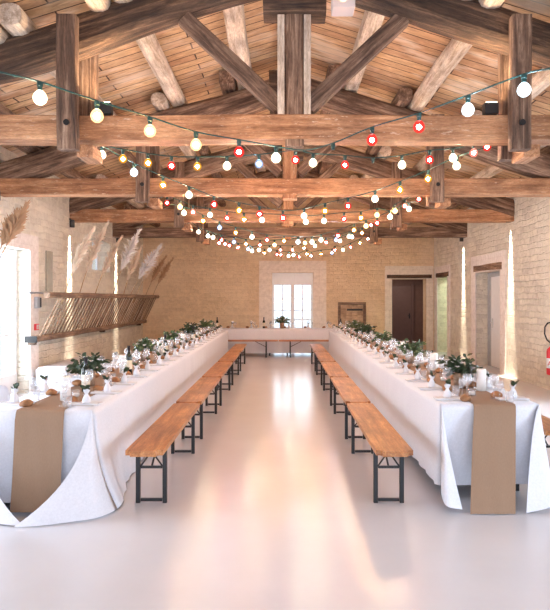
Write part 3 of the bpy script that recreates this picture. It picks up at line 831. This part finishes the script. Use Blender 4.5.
def sprig_bm(seed):
    r = random.Random(seed); bm = bmesh.new()
    tube([(0,0,.07),(.012,0,.11)], .002, 5, bm)
    for k in range(6):
        a = r.uniform(0,2*PI); leaf(bm, (.006,0,.085+.008*k*.6), (.7*math.cos(a)+.2, .7*math.sin(a), r.uniform(.7,1.8)), r.uniform(.055,.085), r.uniform(.028,.042), .3, r.uniform(-1,1))
    return bm
for i in range(3): mesh('sprig%d' % i, sprig_bm(i), M['leafd'])
mesh('drybit', tube([(0,.005,.08),(-.012,.004,.115),(-.02,.006,.14)], [.002,.007,.003], 6), M['dry'])
mesh('candle', lathe([(0,0),(.042,0),(.043,.185),(.040,.198),(.012,.194),(0,.194)], 16), M['wax'])
mesh('wick', tube([(0,0,.193),(.001,0,.210)], .0015, 5), M['black'])
mesh('tealight_glass', lathe([(0,0),(.032,0),(.035,.06),(.032,.06),(.029,.005),(0,.005)], 12), M['glass'])
mesh('tealight_wax', lathe([(0,.006),(.027,.006),(.028,.032),(0,.032)], 12), M['wax'])
mesh('bottle', lathe([(0,.004),(.03,0),(.037,.004),(.037,.19),(.030,.215),(.016,.235),(.0145,.30),(.017,.302),(.017,.312),(0,.312)], 16), M['bottle'])
mesh('bottle_label', lathe([(.0376,.055),(.0376,.155)], 16, cap=False), M['label'])
mesh('bottle_foil', lathe([(.0163,.25),(.0158,.30),(.0182,.301),(.0182,.3135),(0,.314)], 12, cap=False), M['foil'])

def T_(name, label, cat, loc, group, parts, rz=0, mesh_key=None):
    if mesh_key:
        o = link(name, MESH[mesh_key], None, None, loc); o.rotation_euler = (0,0,rz); return tag(o, label, cat, group)
    t = thing(name, label, cat, loc, group, rz)
    for pn, mk in parts: link(pn, MESH[mk], None, t)
    return t
ct = [0]
def setting(x, y, ax, where):
    """one place; (ax) is the unit vector from the table edge towards the middle, `where` finishes the label"""
    ct[0] += 1; i = ct[0]; a = Vector((ax[0], ax[1])); n = Vector((-a.y, a.x)); rz = math.atan2(a.y, a.x)-PI/2
    def at(u, v, ju=.012): 
        p = Vector((x,y)) + a*(u+R.uniform(-ju,ju)) + n*(v+R.uniform(-ju,ju)); return (p.x, p.y, TZ+.0035)
    j = R.uniform(-.12,.12)
    T_('napkin', 'folded white napkin at %s' % where, 'napkin', at(.125,0,.006), 'napkins', None, rz+j*.5, 'napkin')
    p = at(.13, .09, .004); T_('fork', 'steel fork at %s' % where, 'fork', p, 'forks', None, rz+j*.4, 'fork')
    p = at(.13, -.09, .004); T_('knife', 'steel knife at %s' % where, 'knife', p, 'knives', None, rz+j*.4, 'knife')
    q = at(.12, .01, .012); q = (q[0], q[1], TZ+.0185)
    parts = [('pouch','pouch'), ('leaf_sprig','sprig%d' % (i%3))] + ([('dried_flower','drybit')] if i % 3 == 1 else [])
    T_('favour_pouch', 'white favour pouch with dark leaf at %s' % where, 'favour', q, 'favour pouches', parts, R.uniform(0,6.28))
    p = at(.245, -.10, .02); T_('bread_roll', 'round brown bread roll at %s' % where, 'bread roll', (p[0],p[1],TZ+.0045), 'bread rolls', None, R.uniform(0,6), 'roll%d' % (i%3))
    T_('wine_glass', 'tall wine glass at %s' % where, 'glass', at(.275, .02, .01), 'tall wine glasses', None, 0, 'tall')
    T_('wine_glass', 'small wine glass at %s' % where, 'glass', at(.27, .105, .01), 'small wine glasses', None, 0, 'small')
    if i % 2: T_('tumbler', 'water tumbler at %s' % where, 'glass', at(.22, .17, .01), 'tumblers', None, 0, 'tumbler')
for nm, T in (('left', LT), ('right', RT)):
    for sd, xe, ax in (('aisle', T['x1'] if nm=='left' else T['x0'], -1 if nm=='left' else 1), ('wall', T['x0'] if nm=='left' else T['x1'], 1 if nm=='left' else -1)):
        for k in range(20):
            setting(xe, T['y0']+.25+k*.61, (ax, 0), '%s place from camera, %s side of %s table' % (ORD[k], sd, nm))
for sd, ye, ay in (('window', CT['y1'], -1),):
    for k in range(8):
        setting(-2.0+k*.55, ye, (0, ay), '%s place from left, window side of cross table' % ORD[k])

# centre pieces
def arrangement_bm(seed, big=1.0):
    r = random.Random(seed); leaves = bmesh.new(); fl = bmesh.new(); st = bmesh.new()
    for k in range(26):
        a = r.uniform(0, 2*PI); e = r.uniform(.15, 1.3); L = r.uniform(.10, .19)*big
        d = Vector((math.cos(a)*math.cos(e), math.sin(a)*math.cos(e), math.sin(e)*.8))
        b = Vector((0,0,.115)); tip = b + d*L
        tube([b, b+d*L*.5+Vector((0,0,.012)), tip], .0022, 4, st)
        for q in range(8):
            t = r.uniform(.35, 1.05); p = b+d*L*t
            dd = (d+Vector((r.uniform(-1,1), r.uniform(-1,1), r.uniform(-.7,.8)))).normalized()
            leaf(leaves, p, dd, r.uniform(.04,.07)*big, r.uniform(.022,.036)*big, .2, r.uniform(-1.5,1.5))
    for k in range(10):
        a = r.uniform(0,2*PI); e = r.uniform(.5,1.3); L = r.uniform(.11,.18)*big
        c = Vector((math.cos(a)*math.cos(e)*L, math.sin(a)*math.cos(e)*L, .125+math.sin(e)*L*.75))
        for q in range(6):
            b2 = q*PI/3; leaf(fl, c, (math.cos(b2), math.sin(b2), .5), .026, .02, 0)
    return leaves, fl, st
ARR = []
for s in range(3):
    l, f, st = arrangement_bm(s+11)
    ARR.append((mesh('arr_leaf%d' % s, l, M['leaf'] if s else M['leafd'], False), mesh('arr_fl%d' % s, f, M['flower'], False), mesh('arr_st%d' % s, st, M['leafd'])))
mesh('pot', lathe([(0,0),(.045,0),(.052,.06),(.055,.125),(.049,.125),(.045,.1),(0,.1)], 16), M['pot'])
def flowers(label, x, y, i, s=1.0):
    t = thing('flower_arrangement', label, 'flower arrangement', (x, y, TZ+.0045), 'greenery centrepieces', R.uniform(0,6)); t.scale = (s,s,s)
    link('pot', MESH['pot'], None, t)
    l, f, st = ARR[i % 3]
    link('foliage', l, None, t); link('stems', st, None, t); link('blossoms', f, None, t)
def candle(label, x, y): T_('pillar_candle', label, 'candle', (x,y,TZ+.0045), 'pillar candles', [('wax','candle'),('wick','wick')])
def bottle(label, x, y, z=TZ+.0045): T_('wine_bottle', label, 'wine bottle', (x,y,z), 'wine bottles', [('glass','bottle'),('paper_label','bottle_label'),('foil_capsule','bottle_foil')], R.uniform(0,6))
def tealight(label, x, y): T_('tealight_holder', label, 'tealight', (x,y,TZ+.0045), 'glass tealights', [('glass','tealight_glass'),('wax','tealight_wax')])
mx = (LT['x0']+LT['x1'])/2; rx = 1.70
for k, y in enumerate((6.22, 8.75, 10.95, 13.2, 15.5)):
    flowers('green arrangement on left table, %s from the camera' % ORD[k], mx-.02, y, k, 1.15 if k < 3 else 1.3)
for k, y in enumerate((6.05, 8.4, 10.7, 13.0, 14.9)):
    flowers('green arrangement on right table, %s from the camera' % ORD[k], rx-.03, y, k, 1.15 if k < 3 else 1.3)
flowers('green arrangement in a pot on cross table before the window', .0, 18.42, 1, 1.3)
for k, y in enumerate((5.33, 7.35, 9.6, 11.8, 14.2)): candle('white pillar candle on left table, %s from the camera' % ORD[k], mx+(.05 if k == 0 else .03), y)
for k, y in enumerate((6.02, 7.6, 9.6, 11.8, 14.2)): candle('white pillar candle on right table, %s from the camera' % ORD[k], rx+.09 if k else rx+.12, y-.13 if k == 0 else y)
for k, y in enumerate((5.82, 7.2, 9.45, 12.4)): bottle('dark wine bottle with cream label, left table, %s from the camera' % ORD[k], mx+.07 if k==0 else mx+.13, y)
bottle('dark wine bottle at the far end of right table', rx-.14, 17.14)
bottle('dark wine bottle on cross table, left of the window', -.52, 18.5); bottle('dark wine bottle on cross table, far left end', -1.85, 18.4)
for k, y in enumerate((5.5, 6.7, 8.0, 10.2, 12.6)): tealight('small glass tealight on left table, %s from the camera' % ORD[k], mx+.08, y)
for k, y in enumerate((5.6, 6.6, 8.0, 10.2, 12.6)): tealight('small glass tealight on right table, %s from the camera' % ORD[k], rx-.05, y)

# ------------------------------------------------------------------ hay rack with slats and pampas grass
ra, rb = 10.75, 19.7
rt, rbm = Vector((XL+.50, 0, 1.665)), Vector((XL+.17, 0, .93))
t = thing('hay_rack', 'long slatted wooden hay rack leaning out from the left wall', 'hay rack', (XL+.1, (ra+rb)/2, .9)); off = t.location
timber('top_rail', (rt.x, ra-.35, rt.z), (rt.x, rb, rt.z), .11, .10, M['rackw'], t, off, wob=.01, seed=401, roundness=.35)
timber('bottom_rail', (rbm.x, ra-.05, rbm.z), (rbm.x, rb-.3, rbm.z), .14, .10, M['rackw'], t, off, wob=.01, seed=402, roundness=.25)
ns = 46
for i in range(ns):
    y = ra+.15+(rb-ra-.5)*i/(ns-1)
    timber('slat', (rbm.x+.02, y, rbm.z+.02), (rt.x-.01, y+R.uniform(.0,.06)+.12, rt.z-.02), (.030), .030, M['rackw'], t, off, up=(0,1,0), wob=.005, seed=410+i, roundness=.4)
box('end_bracket', rbm.x-.13, rbm.x+.075, ra-.085, ra-.052, rbm.z-.055, rbm.z+.055, M['black'], t, .006, off=off)
for y in (ra+.2, (ra+rb)/2, rb-.6):
    obj('iron_stay', tube([(XL, y, rt.z+.04), (rt.x, y, rt.z+.03)], .012, 6), M['black'], t, -off)
    box('wall_cleat', XL, XL+.12, y-.05, y+.05, rbm.z-.11, rbm.z-.04, M['old'], t, .01, off=off)
def pampas(label, base, tip, plen, mat, seed, wid=.12):
    r = random.Random(seed); base = Vector(base); tip = Vector(tip); d = (tip-base).normalized(); L = (tip-base).length
    t = thing('pampas_plume', label, 'pampas grass', base, 'pampas stems standing in the hay rack')
    side = d.cross(Vector((0,1,0))).normalized()
    bend = lambda s: d*L*s + side*(.03*math.sin(s*3)) + Vector((.10,0,-.03))*s*s
    obj('stem', tube([bend(s/8) for s in range(8)], [.011-.0008*s for s in range(8)], 6), M['stem'], t)
    bm = bmesh.new()
    for k in range(420):
        s = 1-plen/L + plen/L*r.random()**.9; c = bend(s); u = (s-(1-plen/L))/(plen/L)
        spread = wid*(.35+math.sin(min(1,u*1.15)*PI)*.9)
        a = r.uniform(0,2*PI); n1 = d.cross(Vector((0,0,1))).normalized(); n2 = d.cross(n1)
        o = (n1*math.cos(a)+n2*math.sin(a))
        e = c + o*spread*r.uniform(.3,1) + d*r.uniform(.10,.22)*(1-u*.3) - Vector((0,0,.04))*r.random()
        w = o.cross(d)*r.uniform(.005,.011)
        m = (c+e)/2 + d*.03
        v = [bm.verts.new(q) for q in (c-w*.3, c+w*.3, m+w, e, m-w)]
        bm.faces.new(v)
    obj('feather', bm, mat, t)
PL = [(66,292,88,229,'plume','dim tan pampas stem in hay rack, farthest left of the row'), (81,292,102,224,'plume','tall tan pampas stem in hay rack, second from left'),
      (96,292,116,238,'plume','pampas stem before the small high window'), (114,293,134.5,231,'plume_p','white pampas plume in hay rack, tallest right of small window'),
      (125,293,137,248,'plume','short tan pampas stem right of the tallest white plume'), (130,293,156,246,'plume_p','broad white pampas plume leaning right in hay rack'),
      (136,293,159,249,'plume','tan pampas stem behind the broad white plume'), (146,294,162,257,'plume_b','brown pampas stem in hay rack, second from far end'), (153,294,169,259,'plume_b','brown pampas stem at far right end of hay rack')]
for i, (bx, by, tx, ty, mt, lab) in enumerate(PL):
    d = F*(-(XL+.44))/(CX-bx)
    b = P(bx, by, d); b.z = 1.5; b.x = XL+.36
    tp = P(tx, ty, d*1.005)
    if mt == 'plume_p' or i < 4: tp = b + (tp-b)*1.0
    pampas(lab, b, tp, min(1.0, (tp-b).length*.62), M[mt], 900+i, .17 if mt == 'plume_p' else .11)
# tall floor vase of pampas just outside the left of the picture
o_t = thing('floor_vase', 'tall clay floor vase of pampas left of the tall window', 'vase', (-3.92, 7.4, 0))
obj('body', lathe([(0,0),(.11,0),(.15,.18),(.13,.42),(.075,.55),(.09,.6),(.075,.6),(.06,.55),(.06,.3),(0,.3)], 20), M['pot'], o_t, smooth=True)
pampas('brown pampas plume at upper left, rising from the floor vase', (-3.94, 7.4, .34), P(17, 206, 7.5), .50, M['plume_b'], 950, .11)
pampas('shorter brown pampas plume at upper left edge', (-3.90, 7.42, .34), P(7, 214, 7.6), .42, M['plume_b'], 951, .10)

# ------------------------------------------------------------------ small things on the walls
yb = 12.0
tag(box('wall_board', XL, XL+.03, 11.72, 12.02, 1.74, 2.48, M['slot'], None, .006), 'narrow grey green board on left wall above hay rack end', 'board')
t = thing('switch_box', 'grey switch box on dressed stone beside the tall window', 'switch', (XL+.03, 11.2, 1.44))
box('casing', 0, .06, -.09, .09, 0, .2, M['grey'], t, .008); box('dark_cover', .055, .068, .01, .075, .02, .18, M['black'], t, .004)
t = thing('alarm_call_point', 'red and white fire alarm call point beside tall window', 'fire alarm', (XL+.027, 11.18, 1.06))
box('casing', 0, .04, -.07, .07, 0, .11, M['red'], t, .008); box('white_panel', .036, .046, -.05, .055, .02, .092, M['white'], t, .003); box('red_bar', .0445, .049, -.012, .010, .03, .08, M['red'], t, .001)
# hatch on the back wall
t = thing('wooden_hatch', 'small wooden plank hatch with iron strap on the back wall', 'hatch', (2.16, YB, .72)); off = t.location
box('frame', 1.73, 1.81, YB-.07, YB, .72, 1.50, M['rackw'], t, .01, off=off); box('frame', 2.51, 2.59, YB-.07, YB, .72, 1.50, M['rackw'], t, .01, off=off)
box('frame', 1.73, 2.59, YB-.08, YB, 1.42, 1.50, M['rackw'], t, .01, off=off)
for k in range(4): box('plank', 1.815+k*.173, 1.815+k*.173+.170, YB-.05, YB-.005, .74, 1.42, M['hatch'], t, .006, off=off)
box('iron_strap', 2.0, 2.49, YB-.066, YB-.05, 1.24, 1.30, M['black'], t, .004, off=off)
# fire extinguisher on the right wall
ex = P(550.5, 375, 11.0); ex.x = XR-.10
t = thing('fire_extinguisher', 'red fire extinguisher with black hose on the right wall', 'fire extinguisher', ex)
obj('cylinder', lathe([(0,.0),(.07,.0),(.085,.02),(.085,.40),(.075,.44),(.04,.475),(.025,.485),(.025,.5),(0,.5)], 22), M['red'], t, smooth=True)
obj('label_band', lathe([(.0862,.12),(.0862,.29)], 22, cap=False), M['white'], t, smooth=True)
obj('valve', lathe([(0,.5),(.03,.5),(.034,.53),(.02,.545),(.02,.57),(0,.57)], 12), M['blue'], t)
box('grip', -.02, .02, -.11, .03, .57, .59, M['black'], t, .006); box('lever', -.018, .018, -.13, .03, .605, .62, M['red'], t, .006)
hp = [(-.02,-.02,.535)] + [(-.085-.05*math.sin(a), -.02, .66+.20*math.cos(a)*1.0) for a in [PI*(.95-.16*k) for k in range(6)]]
hp = [(-.02,-.02,.54),(-.09,-.02,.60),(-.13,-.02,.70),(-.125,-.02,.82),(-.08,-.02,.885),(-.01,-.02,.90),(.04,-.02,.85),(.05,-.02,.75)]
obj('hose', tube(hp, .013, 8), M['black'], t, smooth=True)
box('wall_bracket', .06, .125, -.03, .03, .2, .24, M['black'], t, .004)
fc = bpy.data.curves.new('letters', 'FONT'); fc.body = 'AB'; fc.size = .11; fc.extrude = .0015; fc.align_x = 'CENTER'
fo = bpy.data.objects.new('letters_tmp', fc); COL.objects.link(fo)
me = bpy.data.meshes.new_from_object(fo.evaluated_get(bpy.context.evaluated_depsgraph_get())); bpy.data.objects.remove(fo)
me.materials.clear(); me.materials.append(M['red'])
for v in me.vertices:      # wrap the letters round the cylinder, facing the camera
    a = v.co.x/.088 - PI/2 - .42; rr = .0872+v.co.z
    v.co = Vector((rr*math.cos(a), rr*math.sin(a), .165+v.co.y))
link('lettering', me, None, t)

# white chair at the left end and a draped low bench by the wall
def chair(x, y, rz):
    t = thing('white_chair', 'white chair with rounded back at left end of left table', 'chair', (x, y, 0), None, rz)
    box('seat', -.21, .21, -.2, .2, .43, .455, M['chairw'], t, .012)
    for sx in (-1,1):
        for sy in (-1,1): obj('leg', tube([(sx*.18, sy*.17, .43), (sx*.2, sy*.2, 0)], [.017,.013], 8), M['chairw'], t)
        obj('back_post', tube([(sx*.18,.19,.45),(sx*.18,.22,.62)], .014, 8), M['chairw'], t)
    bm = bmesh.new(); g = []
    for i in range(13):
        u = -1+2*i/12; top = .25*(1-abs(u)**4*.5)
        g.append([bm.verts.new((u*.21, .23-.03*(1-u*u)*-1-.02*v, (.49+v*top))) for v in (0,.25,.5,.75,1)])
    for a, b in zip(g, g[1:]):
        for k in range(4): bm.faces.new((a[k],b[k],b[k+1],a[k+1]))
    bmesh.ops.solidify(bm, geom=bm.faces[:], thickness=.02)
    obj('backrest', bm, M['chairw'], t, smooth=True)
chair(-2.57, 6.4, PI/2)
lb = dict(x0=XL+.10, x1=XL+.62, y0=11.0, y1=13.4)
t = thing('draped_bench', 'low bench draped in white cloth against the left wall', 'bench', (XL+.36, 12.2, 0))
bm = bmesh.new(); boxbm(bm, -.26, .26, -1.2, 1.2, 0.01, .43)
bmesh.ops.bevel(bm, geom=[e for e in bm.edges if e.verts[0].co.z > .3 and e.verts[1].co.z > .3], offset=.03, segments=3, affect='EDGES')
bmesh.ops.subdivide_edges(bm, edges=bm.edges[:], cuts=6, use_grid_fill=True)
for v in bm.verts:
    k = (.43-v.co.z)/.43; f = 1+.05*k*math.sin(v.co.x*14+v.co.y*9); v.co.x *= f; v.co.y *= 1+.01*k*math.sin(v.co.x*30)
obj('cloth_cover', bm, M['cloth'], t, smooth=True)

# ------------------------------------------------------------------ lights
def area(name, loc, rot, sx, sy, e, col, spread=PI):
    l = bpy.data.lights.new(name, 'AREA'); l.shape = 'RECTANGLE'; l.size = sx; l.size_y = sy; l.energy = e; l.color = col; l.spread = spread
    o = bpy.data.objects.new(name, l); COL.objects.link(o); o.location = loc; o.rotation_euler = rot; return o
area('daylight_barn_door', (.2, YR-.1, 1.6), (PI/2, 0, 0), 6.6, 2.8, 190, (.70,.80,1))
area('daylight_tall_window', (XL-.7, 9.92, 1.3), (0, -PI/2, 0), 2.2, 1.9, 190, (.86,.93,1))
area('daylight_near_window', (XL-.7, 4.6, 1.3), (0, -PI/2, 0), 2.2, 1.9, 240, (.74,.85,1))
area('daylight_right_near_window', (XR+.7, 2.4, 1.5), (0, PI/2, 0), 2.3, 2.2, 200, (.74,.85,1))
area('daylight_right_window', (XR+.7, 8.5, 1.3), (0, PI/2, 0), 2.2, 2.0, 190, (.84,.92,1))
area('daylight_far_window', (.33, YB+.5, 1.3), (-PI/2, 0, 0), 1.2, 1.9, 22, (.86,.93,1))
area('side_room_lamp', (XR+.95, 18.8, 2.5), (0,0,0), .5, .5, 22, (.85,1,.75))
area('passage_fill', (4.0, YB+1.4, 2.5), (0,0,0), .4, .4, 14, (1,.8,.7))  # unseen fill light added to lift the dark passage and door
area('porch_lamp', (XR+.38, 14.7, 2.15), (0,0,0), .05, 1.2, 3, (1,.95,.9))
w = bpy.data.worlds.new('World'); S.world = w; w.use_nodes = True
bg = w.node_tree.nodes['Background']; bg.inputs[0].default_value = (.72,.85,1,1); bg.inputs[1].default_value = 2.0

cam = bpy.data.cameras.new('Camera'); co = bpy.data.objects.new('Camera', cam); COL.objects.link(co)
co.location = (0,0,EYE); co.rotation_euler = (PI/2,0,0)
cam.sensor_fit = 'VERTICAL'; cam.sensor_height = 24; cam.lens = 24*F/610
cam.shift_x = -(CX-275)/610; cam.shift_y = -(305-CY)/610
cam.clip_start = .05
S.camera = co
vs = S.view_settings; S.display_settings.display_device = 'sRGB'
vs.view_transform = 'Standard'; vs.look = 'None'; vs.gamma = 1; vs.exposure = .36
S.cycles.max_bounces = 8; S.cycles.transparent_max_bounces = 16
